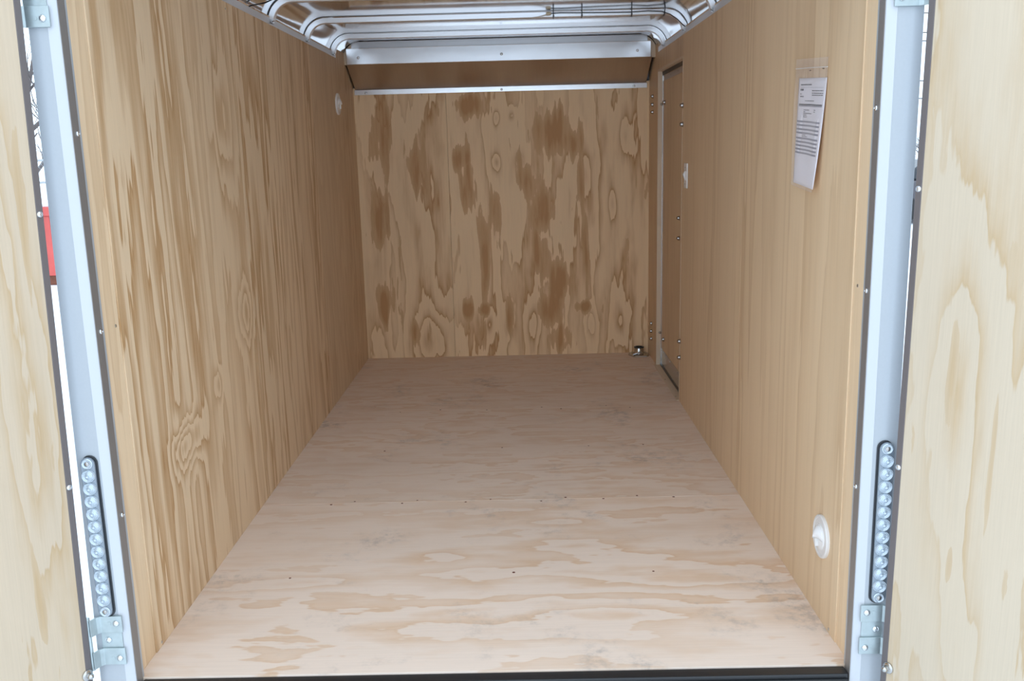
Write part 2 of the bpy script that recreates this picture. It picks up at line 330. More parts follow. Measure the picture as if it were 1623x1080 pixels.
nr = random.Random(11)
for y, xs in ((1.012, (-0.62, -0.36, -0.11, 0.13, 0.40, 0.66)), (1.038, (-0.55, -0.28, -0.02, 0.24, 0.5)), (0.42, (-0.64, 0.02, 0.46)), (1.63, (-0.5, 0.0, 0.34, 0.62)), (2.23, (-0.55, -0.1, 0.3, 0.6)), (2.262, (-0.3, 0.2, 0.52))):
    for x in xs:
        o = fix('nail', 'nail', floor, (x + nr.uniform(-.03, .03), y + nr.uniform(-.008, .008), 0.0), (0, 0, 1), nr.uniform(0.8, 1.2))
wl = MB()
for a, b, zt in ((Y0, 0.0, 1.80), (0.0015, 1.0990, 1.80), (1.1005, 2.3150, 1.80), (2.3165, 2.90, 1.80), (2.90, L+0.02, 1.872)):
    d = 0.003 if a == Y0 else 0.0                     # the strip by the post sits a little deeper
    wl.box(-HW-T-d, -HW-d, a, b, 0.0, zt)
wall_left = struct(wl.build('wall_left', M['ply_left'], bevel=0.0007), 'left plywood wall of the trailer with strong wavy vertical grain', 'wall')
MB().box(-0.948, -0.940, -0.10, L+0.08, -0.08, 1.80).build('outer_skin', M['skin'], wall_left)
fix('screw', 'wood_screw', wall_left, (-HW-0.003, -0.02, 0.87), (1, 0, 0)); fix('screw', 'wood_screw', wall_left, (-HW, 0.035, 0.012), (1, 0, 0))
fix('screw', 'wood_screw', wall_left, (-HW, 1.06, 1.745), (1, 0, 0), 0.8)

DY0, DY1, DZ = 2.335, 3.112, 1.662        # side door opening
wr = MB()
for a, b, z0, zt in ((Y0, -0.012, 0, 1.80), (-0.0105, 1.0990, 0, 1.80), (1.1005, DY0-0.0115, 0, 1.80), (DY0-0.011, DY1+0.012, DZ+0.0125, 1.80), (DY1+0.0125, L+0.02, 0, 1.872)):
    d = 0.003 if a == Y0 else 0.0
    wr.box(HW+d, HW+T+d, a, b, z0, zt)
wall_right = struct(wr.build('wall_right', M['ply_right'], bevel=0.0007), 'right plywood wall of the trailer with fine straight vertical grain', 'wall')
sk = MB(); sk.box(0.940, 0.948, -0.10, DY0, -0.08, 1.80); sk.box(0.940, 0.948, DY1, L+0.08, -0.08, 1.80); sk.box(0.940, 0.948, DY0, DY1, DZ, 1.80); sk.build('outer_skin', M['skin'], wall_right)
fix('screw', 'wood_screw', wall_right, (HW+0.003, -0.04, 0.928), (-1, 0, 0)); fix('screw', 'wood_screw', wall_right, (HW, 0.035, 0.012), (-1, 0, 0))
for z in (1.541, 1.495, 1.453, 0.215, 0.168, 0.122): fix('bolt', 'bolt', wall_right, (HW, 3.30, z), (-1, 0, 0), 1.05)
for z in (1.445, 1.358, 0.309, 0.227): fix('bolt', 'bolt', wall_right, (HW, 2.312, z), (-1, 0, 0), 1.1)

wf = MB(); wf.box(-0.93, -0.3297, L, L+0.012, 0, 1.64); wf.box(-0.3285, 0.93, L, L+0.012, 0, 1.64)
wall_front = struct(wf.build('wall_front', M['ply_front'], bevel=0.0006), 'front plywood wall with large brown flame figure at the far end', 'wall')
nose = [(L+0.08, -0.08), (L+0.08, 1.55)] + [(3.25+0.299*math.cos(a), 1.60+0.30*math.sin(a)) for a in [math.pi/2*k/10 for k in range(1, 11)]]
nb = MB()
op = [(y, z) for y, z in nose]; ip = [(y-0.006 if i < 8 else y, z-0.006 if i > 1 else z) for i, (y, z) in enumerate(nose)]
nb.prism(op + ip[::-1], 'x', -0.945, 0.945); nb.build('outer_skin', M['skin'], wall_front)
for sx in (-1, 1): MB().box(sx*0.940, sx*0.948, 3.0, L+0.08, 1.78, 1.90).build('outer_skin', M['skin'], wall_front)

# roof skin: curves down behind the side rails
RZ, RX, RR = 1.877, 0.885, 0.105
def roof_prof(off=0.0, n=12, x_end=None, z0=1.770):
    r = RR-off; cx, cz = RX-RR, RZ-RR
    p = [(-RX+off, z0)] + [(-cx - r*math.cos(a), cz + r*math.sin(a)) for a in [math.pi/2*k/n for k in range(n+1)]]
    m = [(-cx + 2*cx*k/24, cz+r) for k in range(1, 24)]
    return p + m + [(-x, z) for x, z in p[::-1]]
rf = MB(); prof = roof_prof(); rows = []
ys = [-0.14 + 0.03*k for k in range(109)] + [3.15, 3.19, 3.226]
for y in ys:
    sag = 0.0055*math.sin(math.pi*(y-1.645)/0.62)**2 if y < 2.885 else 0.0          # the sheet hangs a little between the bows
    rows.append([rf.bm.verts.new((x, y, z - sag*max(0.0, min(1.0, (0.80-abs(x))/0.12)))) for x, z in prof])
for A, B in zip(rows, rows[1:]):
    for k in range(len(prof)-1): rf.bm.faces.new((A[k], B[k], B[k+1], A[k+1]))
ceiling = struct(rf.build('ceiling', M['roof_skin'], smooth=40), 'mirror-like bare aluminium roof skin curving down at both sides', 'ceiling')
so = ceiling.modifiers.new('thickness', 'SOLIDIFY'); so.thickness = 0.0012; so.offset = 1
ro = MB(); ro.box(-0.948, 0.948, -0.16, 3.26, 1.893, 1.900); ro.box(-0.948, -0.890, -0.16, 3.26, 1.795, 1.893); ro.box(0.890, 0.948, -0.16, 3.26, 1.795, 1.893)
ro.build('roof_cover', M['skin'], ceiling)

# hat-section roof bows
def bow_mesh():
    p = roof_prof(0.012, 12, z0=1.788); pts = [(x, 0, z) for x, z in p]; n = len(pts)
    def fr(i):
        a, b = Vector(pts[max(i-1, 0)]), Vector(pts[min(i+1, n-1)]); d = (b-a).normalized()
        return Vector((0, 1, 0)), Vector((d.z, 0, -d.x))      # second points into the trailer
    w, hh, t = 0.0135, 0.0150, 0.0016
    sect = [(-w, -0.0080), (-w, hh-0.002), (-w+0.002, hh), (w-0.002, hh), (w, hh-0.002), (w, -0.0080), (w-t, -0.0080), (w-t, hh-t), (-w+t, hh-t), (-w+t, -0.0080)]
    mb = MB(); mb.sweep(pts, sect, fr); return mb
where = ['nearest the trailer opening, mostly above the frame', 'second from the opening', 'with black wires tied along it', 'farthest in, just before the header']
bow0 = None
for y, lab in ((1.035, 'bright metal roof bow nearest the rear opening'), (1.645, 'bright metal roof bow between the picture edge and the wired bow'),
               (2.275, 'bright metal roof bow with wires tied along it'), (2.885, 'bright metal roof bow closest to the front header')):
    if bow0 is None:
        o = bow0 = bow_mesh().build('roof_bow', M['bow'], smooth=35)
    else:
        o = bow0.copy(); C.objects.link(o)
    o.location = (0, y, 0); tag(o, lab, 'roof bow', 'roof bows under the ceiling')

# side rails, header, sloped panel, strip
for s, y1, nm, side in ((-1, 2.972, 'trim_1', 'left'), (1, 3.115, 'trim_2', 'right')):
    r = MB(); r.prism([(s*0.8735, 1.767), (s*0.8735, 1.7925), (s*0.884, 1.7925), (s*0.884, 1.7895), (s*0.8752, 1.7895), (s*0.8752, 1.767)], 'y', -0.12, y1)
    struct(r.build(nm, M['rail']), 'grey aluminium angle rail along the top of the %s wall' % side, 'rail')
hd = MB(); hd.box(-0.860, 0.848, 3.213, 3.219, 1.752, 1.837); hd.box(-0.860, 0.848, 3.213, 3.25, 1.835, 1.839)
header = struct(hd.build('trim_3', M['alu'], bevel=0.0015), 'wide shiny aluminium header across the top of the front wall', 'header')
for x in (-0.793, 0.012, 0.772): fix('screw', 'carriage', header, (x, 3.213, 1.788), (0, -1, 0), 0.9)
sl = MB(); sl.prism([(3.219, 1.754), (3.467, 1.630), (3.469, 1.634), (3.222, 1.758)], 'x', -0.862, 0.855)
struct(sl.build('trim_4', M['alu_dull']), 'brown-looking sloped metal panel under the header', 'panel')
bs = MB(); bs.box(-0.868, 0.862, 3.464, 3.4688, 1.600, 1.629); strip = struct(bs.build('trim_5', M['alu'], bevel=0.001), 'narrow shiny aluminium strip along the top edge of the front wall plywood', 'strip')
for x in (-0.801, 0.003, 0.785): fix('screw', 'carriage', strip, (x, 3.464, 1.612), (0, -1, 0), 0.8)
# closure behind the header and at the curved corners
uf = MB(); uf.box(-0.83, 0.83, 3.2225, 3.2255, 1.828, 1.8755); uf.build('upper_flange', M['flange'], header)
for s in (-1, 1):
    arc = [(s*(0.780+0.105*math.sin(a)), 1.772+0.104*math.cos(a)) for a in [math.pi/2*k/8 for k in range(9)]]
    MB().prism([(s*0.80, 1.752)] + arc[2:] + [(s*0.885, 1.752)], 'y', 3.227, 3.240).build('corner_block', M['ply_jamb'], header)

# rear posts
def post(s, name, side):
    # flat outer face, bevelled inner face, then a return facing the opening
    pts = [(s*0.945, -0.155), (s*0.888, -0.155), (s*0.866, -0.148), (s*0.866, -0.105), (s*0.945, -0.105)]
    mb = MB(); mb.prism(pts, 'z', -0.12, 1.90)
    if s < 0:
        for v in mb.bm.verts:
            if v.co.x < -0.93: v.co.x = -(0.9515-0.0139*v.co.z)      # the outer edge leans in towards the top
    p = struct(mb.build(name, M['post'], bevel=0.0015), 'white painted rear door post on the %s of the opening' % side, 'post')
    mb = MB(); mb.prism([(s*0.8645, -0.150), (s*0.8645, -0.118), (s*0.8660, -0.118), (s*0.8660, -0.150)], 'z', -0.12, 1.88); e = mb.build('edge_trim', M['post_trim'], p)
    zs = ((1.316, -0.128), (0.877, -0.128), (0.435, -0.128)) if s < 0 else ((1.327, -0.130), (0.93, -0.130), (0.468, -0.130), (-0.030, -0.130))
    for z, y in zs: fix('screw', 'carriage', e, (s*0.8645, y, z), (-s, 0, 0), 0.75)
    MB().prism([(s*0.8885, -0.1556), (s*0.8648, -0.1482), (s*0.8648, -0.1470), (s*0.8885, -0.1544)], 'z', -0.12, 1.89).build('bevel_overlay', M['post_pale'], p)  # thin overlay that makes the inner bevel paler than the flat face
    # shadow gap between trim and liner, put in as a black strip
    MB().box(min(s*0.8662, s*0.89), max(s*0.8662, s*0.89), -0.1175, -0.1165, 0.0, 1.8).build('seal_and_gap_shade', M['rubber'], p)
    MB().box(min(s*0.93, s*0.955), max(s*0.93, s*0.955), -0.105, -0.06, -0.12, 1.90).build('corner_skin', M['skin'], p)
    return p
post_l = post(-1, 'trim_6', 'left'); post_r = post(1, 'trim_7', 'right')
hr = MB(); hr.box(-0.945, 0.945, -0.155, -0.10, 1.83, 1.91); struct(hr.build('trim_8', M['post'], bevel=0.002), 'white rear header above the opening', 'header')
# sill: black gasketed bar below the floor edge
si = MB(); si.box(-0.863, 0.863, -0.150, -0.1135, -0.075, -0.0035)
sill = struct(si.build('trim_9', M['rubber'], bevel=0.003), 'black rear sill below the front edge of the floor', 'sill')
g = MB(); g.tube([(-0.86, -0.154, -0.02), (0.86, -0.154, -0.02)], 0.006, 10); g.tube([(-0.86, -0.153, -0.040), (0.86, -0.153, -0.040)], 0.004, 8); g.build('gasket', M['black'], sill)
un = MB(); un.box(-0.94, 0.94, -0.105, L+0.06, -0.10, -0.02); struct(un.build('trim_10', M['black']), 'trailer frame under the floor', 'frame')

# ---------------------------------------------------------------- side door on the right wall
door3 = empty('door_3', (0.92, (DY0+DY1)/2, 0), 'narrow plywood side door recessed in the far end of the right wall', 'door', kind='structure')
dm = MB(); dm.box(0.905, 0.936, DY0-0.02, DY1+0.06, 0.006, 1.70); dm.build('door_panel', M['ply_right'], door3)
MB().box(0.936, 0.944, DY0-0.02, DY1+0.06, 0.006, 1.70).build('outer_skin', M['skin'], door3)
jb = MB(); jb.box(HW-0.001, 0.8985, DY1, DY1+0.012, 0.0, DZ+0.012); jb.box(HW-0.001, 0.8985, DY0-0.011, DY0, 0.0, DZ+0.012); jb.box(HW-0.001, 0.8985, DY0, DY1, DZ, DZ+0.012)
jb.build('jamb', M['ply_jamb'], door3, bevel=0.0006)
ja = MB(); ja.box(0.8985, 0.9045, DY1-0.002, DY1+0.02, 0.0, DZ); ja.build('jamb_strip', M['alu'], door3)
tp = MB(); tp.box(0.9025, 0.9048, DY0, DY1-0.003, 1.612, 1.640); tp.build('top_strip', M['alu_dull'], door3)
for y in (2.62, 2.85, 3.05): fix('screw', 'wood_screw', door3, (0.9025, y, 1.626), (-1, 0, 0), 0.8)
rb = MB(); rb.box(0.8985, 0.9045, DY0, DY1-0.002, 1.643, DZ); rb.box(0.8975, 0.9045, DY0, DY1-0.002, 0.0002, 0.010); rb.build('seal_and_gap_shade', M['rubber'], door3)
kp = MB(); kp.box(0.9030, 0.9048, DY0, DY1-0.003, 0.010, 0.104); kick = kp.build('kick_plate', M['steel'], door3)
for y, z in ((2.56, 0.088), (2.8, 0.092), (3.04, 0.092), (2.70, 0.018), (2.98, 0.018)): fix('screw', 'wood_screw', kick, (0.9030, y, z), (-1, 0, 0), 0.9)
for y, z in ((3.05, 1.495), (2.551, 0.899), (2.544, 0.797), (3.02, 0.173)): fix('bolt', 'bolt', door3, (0.905, y, z), (-1, 0, 0), 1.05)
for z in (1.488, 0.195): fix('bolt', 'bolt', door3, (0.8985, 3.115, z), (-1, -0.3, 0), 0.8)
for z in (1.2, 0.62, 1.60, 0.06): fix('screw', 'wood_screw', door3, (0.8985, 3.112, z), (-0.6, -1, 0), 0.6)
th = MB(); th.box(0.862, 0.8975, 2.33, 3.13, 0.0, 0.003); thr = th.build('threshold', M['ply_jamb'], door3)
for y in (3.10, 2.75, 2.40): fix('screw', 'wood_screw', thr, (0.870, y, 0.003), (0, 0, 1), 1.0)

# ---------------------------------------------------------------- rear doors, swung open
def rear_door(s, name, ang, label, ply, screws, cap, hx, lean):
    root = empty(name, (s*hx, -0.186, 0), label, 'door', kind='structure')
    root['local_parts'] = True                      # parts are written in the door's own frame: x from the hinge, +y = inner face
    root.rotation_euler = (Matrix.Rotation(lean, 4, 'Y') @ Matrix.Rotation((-1 if s < 0 else 1)*math.radians(ang) + (0 if s < 0 else math.pi), 4, 'Z')).to_euler()
    sy = 1 if s < 0 else -1                         # the right door is mirrored
    W2 = 0.93
    def B(x0, x1, y0, y1, z0, z1): return MB().box(x0, x1, min(sy*y0, sy*y1), max(sy*y0, sy*y1), z0, z1)
    B(0.012, W2-0.012, -0.006, 0.0, -0.055, 1.86).build('plywood_liner', ply, root)
    B(0.002, W2, -0.036, -0.0065, -0.07, 1.875).build('outer_skin', M['skin'], root, bevel=0.002)
    tr = MB()
    for x0, x1, z0, z1 in ((0.0, 0.0155, -0.07, 1.875), (W2-0.0155, W2+0.001, -0.07, 1.875), (0.0155, W2-0.0155, -0.07, -0.047), (0.0155, W2-0.0155, 1.852, 1.875)):
        tr.box(x0, x1, min(sy*-0.03, sy*0.0016), max(sy*-0.03, sy*0.0016), z0, z1)
    t = tr.build('edge_trim', M['j_trim'], root, bevel=0.0008)
    for z in screws:
        o = fix('screw', 'carriage', t, (0.0085, sy*0.0016, z), (0, sy, 0), 0.8); o.matrix_parent_inverse = Matrix.Identity(4)
    k = MB(); k.lathe([(0.0138, 0.001), (0.0138, 0.003), (0.0125, 0.0045), (0.0068, 0.0055), (0.0060, 0.009), (0.0075, 0.012), (0.0070, 0.016), (0.004, 0.0195), (0, 0.020)], (0.013 if s < 0 else 0.020, 0, cap), (0, sy, 0), 20)
    k.build('bumper_stud', M['steel'], root, smooth=45)
    return root
d1 = rear_door(-1, 'door_1', 118, 'open rear door on the left, pale plywood inner face with grey edge trim', M['ply_door_far'], (1.148, 0.53), 0.060, 0.955, 0.0195)
d2 = rear_door(1, 'door_2', 118, 'open rear door on the right, pale plywood inner face with grey edge trim', M['ply_door_near'], (1.156, 0.536), 0.044, 0.9255, 0.0095)

# ---------------------------------------------------------------- hinges
def hinge(s, z0, label, name='door_hinge'):
    root = empty(name, (s*0.91, -0.155, z0), label, 'hinge', 'galvanised door hinges on the posts')
    X = lambda a, b: (min(s*a, s*b), max(s*a, s*b))
    mb = MB(); mb.box(*X(0.884, 0.934), -0.1585, -0.1552, z0, z0+0.126); mb.build('hinge_plate', M['galv'], root, bevel=0.0008)
    for za, zb, sz in ((z0, z0+0.043, z0+0.0175), (z0+0.084, z0+0.126, z0+0.108)):
        st = MB(); st.prism([(s*0.879, -0.1588), (s*0.932, -0.1588), (s*0.941, -0.166), (s*0.948, -0.184), (s*0.945, -0.186), (s*0.9365, -0.170), (s*0.930, -0.1632), (s*0.879, -0.1632)], 'z', za, zb)
        o = st.build('strap', M['galv'], root, bevel=0.0008)
        fix('bolt', 'carriage', o, (s*0.893, -0.1632, sz), (0, -1, 0), 0.92)
        d = MB(); d.lathe([(0.0048, 0), (0.0044, 0.0008), (0, 0.0009)], (s*0.909, -0.1632, sz), (0, -1, 0), 12); d.build('dimple', M['galv'], o, smooth=60)
    fix('bolt', 'carriage', root, (s*0.917, -0.1585, z0+0.063), (0, -1, 0), 0.92)
    pn = MB(); pn.lathe([(0, 0), (0.0055, 0), (0.0055, 0.134), (0.004, 0.136), (0, 0.136)], (s*0.9530, -0.1790, z0-0.004), (0, 0, 1), 14); pn.build('hinge_pin', M['galv'], root, smooth=40)
    return root
hinge(-1, 0.066, 'galvanised hinge on the left post just below the light bar')
hinge(1, 0.056, 'galvanised hinge on the right post just below the light bar')
hinge(-1, 1.534, 'galvanised hinge near the top of the left post')
hinge(1, 1.530, 'galvanised hinge near the top of the right post')

# ---------------------------------------------------------------- LED light bars
def stadium(cx, cz, w, h, n=10):
    r = w/2; p = []
    for k in range(n+1): a = math.pi*k/n; p.append((cx + r*math.cos(a), cz + h/2 - r + r*math.sin(a)))
    for k in range(n+1): a = math.pi + math.pi*k/n; p.append((cx + r*math.cos(a), cz - h/2 + r + r*math.sin(a)))
    return p
def light_bar(cx, cz, h, s, label):
    root = empty('light_bar', (cx, -0.155, cz), label, 'tail light', 'clear light bars on the rear posts')
    b = MB(); b.prism(stadium(cx-s*0.002, cz, 0.036, h), 'y', -0.159, -0.1552); b.build('gasket', M['black'], root, bevel=0.001)
    b = MB(); b.prism(stadium(cx+s*0.0005, cz, 0.0335, h-0.006), 'y', -0.166, -0.159); b.build('housing', M['lamp_body'], root, bevel=0.002)
    n = 11; span = h - 0.036*2 - 0.022
    for e in (-1, 1):
        z = cz + e*(h/2-0.0175)
        q = MB(); q.lathe([(0.0125, 0), (0.0125, 0.0018), (0.0105, 0.003), (0.009, 0.002), (0.0075, 0.002), (0.007, 0.0008), (0, 0.0008)], (cx, -0.166, z), (0, -1, 0), 18); q.build('end_cap', M['lamp_lens'], root, smooth=35)
        q = MB(); q.lathe([(0.0055, 0), (0.0055, 0.003), (0.003, 0.0042), (0, 0.0036)], (cx, -0.1664, z), (0, -1, 0), 12); q.build('screw', M['dark_bolt'], root, smooth=40)
    first = None
    for k in range(n):
        z = cz - span/2 + span*k/(n-1)
        if first is None:
            q = MB(); q.lathe([(0.0158, 0), (0.0158, 0.0022), (0.0145, 0.0046), (0.0135, 0.0038), (0.0120, 0.0058), (0.0108, 0.0050), (0.0090, 0.0068), (0.0078, 0.0058), (0.0058, 0.0074), (0.0046, 0.0060),
                               (0.0034, 0.0062), (0.0030, 0.0092), (0.0018, 0.0104), (0, 0.0106)], (0, 0, 0), (0, -1, 0), 24)
            o = first = q.build('lens', M['lamp_lens'], None, smooth=30)
        else:
            o = first.copy(); C.objects.link(o)
        o.location = (cx, -0.166, z); attach(o, root)
    return root
light_bar(-0.9135, 0.391, 0.404, -1, 'clear LED light bar on the left rear post')
light_bar(0.9175, 0.387, 0.402, 1, 'clear LED light bar on the right rear post')

# ---------------------------------------------------------------- fittings
def vent(s, y, z, r, label, tilt):
    root = empty('plastic_vent', (s*HW, y, z), label, 'vent', 'white plastic wall vents')
    ax = (-s, 0, 0); o = (s*HW, y, z)
    q = MB(); q.lathe([(r, 0), (r, 0.006), (r*0.97, 0.0085), (r*0.93, 0.0092), (r*0.86, 0.0085), (r*0.84, 0.0072), (r*0.60, 0.0072), (r*0.575, 0.0092), (r*0.54, 0.0092), (r*0.53, 0.006), (0, 0.006)], o, ax, 48)
    q.build('flange', M['white_pl'], root, smooth=30)
    # scooped shell: a quarter-dome hood that sticks out into the trailer
    hd = MB(); R = r*0.60; rows = []
    for i in range(9):
        a = math.pi/2*i/8; ring = []
        for k in range(25):
            b = math.pi*(k/24); rr = R*math.cos(a)
            ring.append(hd.bm.verts.new((s*HW - s*(0.007 + tilt*math.sin(a)*(0.35+0.65*math.sin(b))), y + rr*math.cos(b)*0.98, z - 0.1*R + rr*math.sin(b))))
        rows.append(ring)
    for A, B in zip(rows, rows[1:]):
        for k in range(24): hd.bm.faces.new((A[k], A[k+1], B[k+1], B[k]))
    h_ = hd.build('vent_hood', M['white_pl2'], root, smooth=60); sm = h_.modifiers.new('thickness', 'SOLIDIFY'); sm.thickness = 0.002
    lo = MB(); lo.lathe([(R, 0.006), (R*0.98, 0.0095), (R*0.55, 0.0125), (0, 0.014)], o, ax, 32); lo.build('vent_base', M['white_pl2'], root, smooth=40)
    tb = MB(); tb.box(min(s*HW, s*(HW-0.020)), max(s*HW, s*(HW-0.020)), y-0.003, y+0.003, z-R*0.75, z+R*0.05); tb.box(min(s*HW, s*(HW-0.0185)), max(s*HW, s*(HW-0.0185)), y-R*0.4, y+R*0.4, z-R*0.12, z-R*0.05); tb.build('vent_rib', M['white_pl'], root, bevel=0.001)
    return root
vent(-1, 2.945, 1.525, 0.057, 'round white plastic vent high on the left wall by the front corner', 0.019)
vent(1, 0.115, 0.236, 0.0575, 'round white plastic vent low on the right wall near the opening', 0.020)

sw = empty('light_switch', (HW, 2.20, 1.122), 'white light switch on the right wall beside the side door', 'switch')
q = MB(); q.box(HW-0.006, HW, 2.165, 2.235, 1.0645, 1.179); q.build('switch_plate', M['white_pl2'], sw, bevel=0.002)
q = MB(); q.prism([(HW-0.006, 1.100), (HW-0.006, 1.143), (HW-0.010, 1.143), (HW-0.018, 1.128), (HW-0.0085, 1.100)], 'y', 2.189, 2.211); q.build('toggle', M['white_pl'], sw, bevel=0.0008)
for z in (1.085, 1.159): fix('screw', 'wood_screw', sw, (HW-0.006, 2.20, z), (-1, 0, 0), 0.7)

# steel floor socket in the far right corner
fs = empty('floor_socket', (0.806, 3.385, 0), 'steel socket on a rounded plate on the floor in the far right corner', 'floor socket')
out = [(0.752, 3.425), (0.745, 3.395), (0.766, 3.340), (0.780, 3.332), (0.850, 3.332), (0.863, 3.345), (0.870, 3.405), (0.860, 3.445), (0.765, 3.445)]
q = MB(); lv = []
for k, zz in ((1.0, 0.0), (1.0, 0.007), (0.95, 0.011), (0.78, 0.012), (0.70, 0.007)):      # pressed plate with a raised rim
    lv.append([q.bm.verts.new((0.808+(x-0.808)*k, 3.388+(y-3.388)*k, zz)) for x, y in out])
for A, B_ in zip(lv, lv[1:]):
    for k in range(len(out)): q.bm.faces.new((A[k], A[(k+1) % len(out)], B_[(k+1) % len(out)], B_[k]))
q.bm.faces.new(lv[0][::-1]); q.bm.faces.new(lv[-1])
q.build('base_plate', M['steel'], fs, bevel=0.0015)
q = MB(); q.lathe([(0.0285, 0.006), (0.0285, 0.050), (0.0275, 0.052), (0.0245, 0.052), (0.0215, 0.050), (0.0215, 0.010), (0, 0.010)], (0.808, 3.385, 0), (0, 0, 1), 32); q.build('collar', M['steel'], fs, smooth=40)
q = MB(); q.lathe([(0.0300, 0.049), (0.0300, 0.055), (0.0215, 0.0555), (0.0215, 0.049)], (0.808, 3.385, 0), (0, 0, 1), 32); q.build('rim_seal', M['rubber'], fs, smooth=40)
q = MB(); q.tube([(0.768, 3.350, 0.014), (0.792, 3.350, 0.020), (0.810, 3.352, 0.030), (0.824, 3.356, 0.022)], 0.004, 8); q.build('latch_wire', M['bolt'], fs, smooth=50)

# document in a clear bag, stapled to the right wall
PX = HW - 0.004
def sheet(corners, nu, nv, bulge):
    """bilinear sheet on the wall; bulge(u, v) = distance off the wall. corners (y, z): top-left, top-right, bottom-left, bottom-right as seen from inside"""
    mb = MB(); rows = []
    for j in range(nv+1):
        v = j/nv; row = []
        for i in range(nu+1):
            u = i/nu
            y = (corners[0][0]*(1-u)+corners[1][0]*u)*(1-v) + (corners[2][0]*(1-u)+corners[3][0]*u)*v
            z = (corners[0][1]*(1-u)+corners[1][1]*u)*(1-v) + (corners[2][1]*(1-u)+corners[3][1]*u)*v
            row.append(mb.bm.verts.new((HW - bulge(u, v), y, z)))
        rows.append(row)
    for A, B in zip(rows, rows[1:]):
        for i in range(nu): mb.bm.faces.new((A[i], A[i+1], B[i+1], B[i]))
    return mb
PC = [(0.464, 1.432), (0.226, 1.417), (0.466, 1.150), (0.252, 1.138)]
def bul(u, v): return 0.003 + 0.011*v*v*u + 0.006*v + 0.0022*math.sin(u*9.4)*math.sin(v*3.0)
doc = tag(sheet(PC, 20, 24, bul).build('document', M['paper'], smooth=60), 'white printed sheet with grey table rows inside the clear bag on the right wall', 'document')
sm = doc.modifiers.new('thickness', 'SOLIDIFY'); sm.thickness = 0.0004; sm.offset = -1
def ink(rows, name, m):
    mb = MB()
    for u0, u1, v0, v1 in rows:
        n = max(2, int((u1-u0)*20)); top, bot = [], []
        for i in range(n+1):
            u = u0+(u1-u0)*i/n
            for v, lst in ((v0, top), (v1, bot)):
                y = (PC[0][0]*(1-u)+PC[1][0]*u)*(1-v) + (PC[2][0]*(1-u)+PC[3][0]*u)*v; z = (PC[0][1]*(1-u)+PC[1][1]*u)*(1-v) + (PC[2][1]*(1-u)+PC[3][1]*u)*v
                lst.append(mb.bm.verts.new((HW - bul(u, v) - 0.0009, y, z)))
        for i in range(n): mb.bm.faces.new((top[i], top[i+1], bot[i+1], bot[i]))
    return mb.build(name, m, doc)
rnd = random.Random(3)
def words(u0, u1, v, h, w=0.03):
    out, u = [], u0
    while u < u1:
        a = min(u1, u + w*rnd.uniform(0.5, 1.5)); out.append((u, a, v, v+h)); u = a + 0.009
    return out
rows = []
for v in (0.395, 0.430, 0.468, 0.502, 0.552, 0.587, 0.622, 0.657, 0.690): rows.append((0.04, 0.93, v, v+0.016))
rows.append((0.08, 0.94, 0.249, 0.262)); rows.append((0.10, 0.92, 0.085, 0.087))
ink(rows, 'printed_rows', M['ink'])
dk = words(0.10, 0.50, 0.055, 0.011, 0.04) + words(0.10, 0.22, 0.098, 0.018, 0.05) + words(0.10, 0.24, 0.165, 0.009) + words(0.10, 0.15, 0.143, 0.006)
for v in (0.112, 0.134, 0.152): dk += words(0.52, 0.93, v, 0.008, 0.05)
dk += words(0.30, 0.62, 0.205, 0.007) + [(0.08, 0.94, 0.238, 0.249)]
for v, e in ((0.290, 0.46), (0.307, 0.34), (0.322, 0.56), (0.338, 0.38), (0.354, 0.40)): dk += words(0.28, e, v, 0.007)
dk += words(0.64, 0.72, 0.288, 0.007) + words(0.64, 0.70, 0.305, 0.007) + words(0.30, 0.40, 0.524, 0.006) + words(0.30, 0.46, 0.538, 0.006)
ink(dk, 'printed_text', M['ink_dark'])
BC = [(0.486, 1.484), (0.214, 1.466), (0.476, 1.143), (0.246, 1.130)]
bag = tag(sheet(BC, 20, 24, lambda u, v: 0.0062 + 0.012*v*v*u + 0.006*v + 0.0025*math.sin(u*11+v*3)*math.sin(v*3.1)).build('document_bag', M['film'], smooth=60), 'clear zip bag stapled to the right wall holding a printed sheet', 'bag')
zp = MB(); zp.tube([(HW-0.0068, 0.4855, 1.459), (HW-0.0068, 0.35, 1.451), (HW-0.0068, 0.216, 1.442)], 0.0011, 6); zp.build('zip_closure', M['white_pl'], bag)
stp = MB(); stp.tube([(HW-0.0075, 0.360, 1.4445), (HW-0.0075, 0.349, 1.444)], 0.0011, 6); stp.build('staple', M['black'], bag)
stp = MB(); stp.tube([(HW-0.0075, 0.252, 1.441), (HW-0.0075, 0.241, 1.440)], 0.0011, 6); stp.build('staple', M['black'], bag)

# ---------------------------------------------------------------- wiring under the roof
BZ = 1.850; BY = 2.2565
w = MB(); w.tube([(0.245, BY-0.003, 1.866), (0.30, BY-0.003, 1.868), (0.393, BY-0.003, 1.866), (0.50, BY-0.003, 1.864), (0.622, BY-0.003, 1.8625), (0.70, BY-0.003, 1.866), (0.762, BY-0.004, 1.862), (0.80, BY-0.006, 1.848), (0.835, BY-0.006, 1.824), (0.858, BY-0.004, 1.802), (0.872, BY+0.004, 1.794)], 0.0022, 6)
tag(w.build('roof_wire', M['wire_black'], smooth=60), 'thin black wire tied along a roof bow and down to the right rail', 'wire')
w = MB(); w.tube([(0.242, BY-0.004, 1.862), (0.20, BY-0.006, 1.852), (0.15, BY-0.006, 1.846), (0.10, BY-0.005, 1.8445), (0.0, BY-0.004, 1.8445), (-0.145, BY-0.004, 1.8455)], 0.0020, 6)
tag(w.build('roof_wire', M['wire_pale'], smooth=60), 'pale wire hanging straight along the lower edge of a roof bow', 'wire')
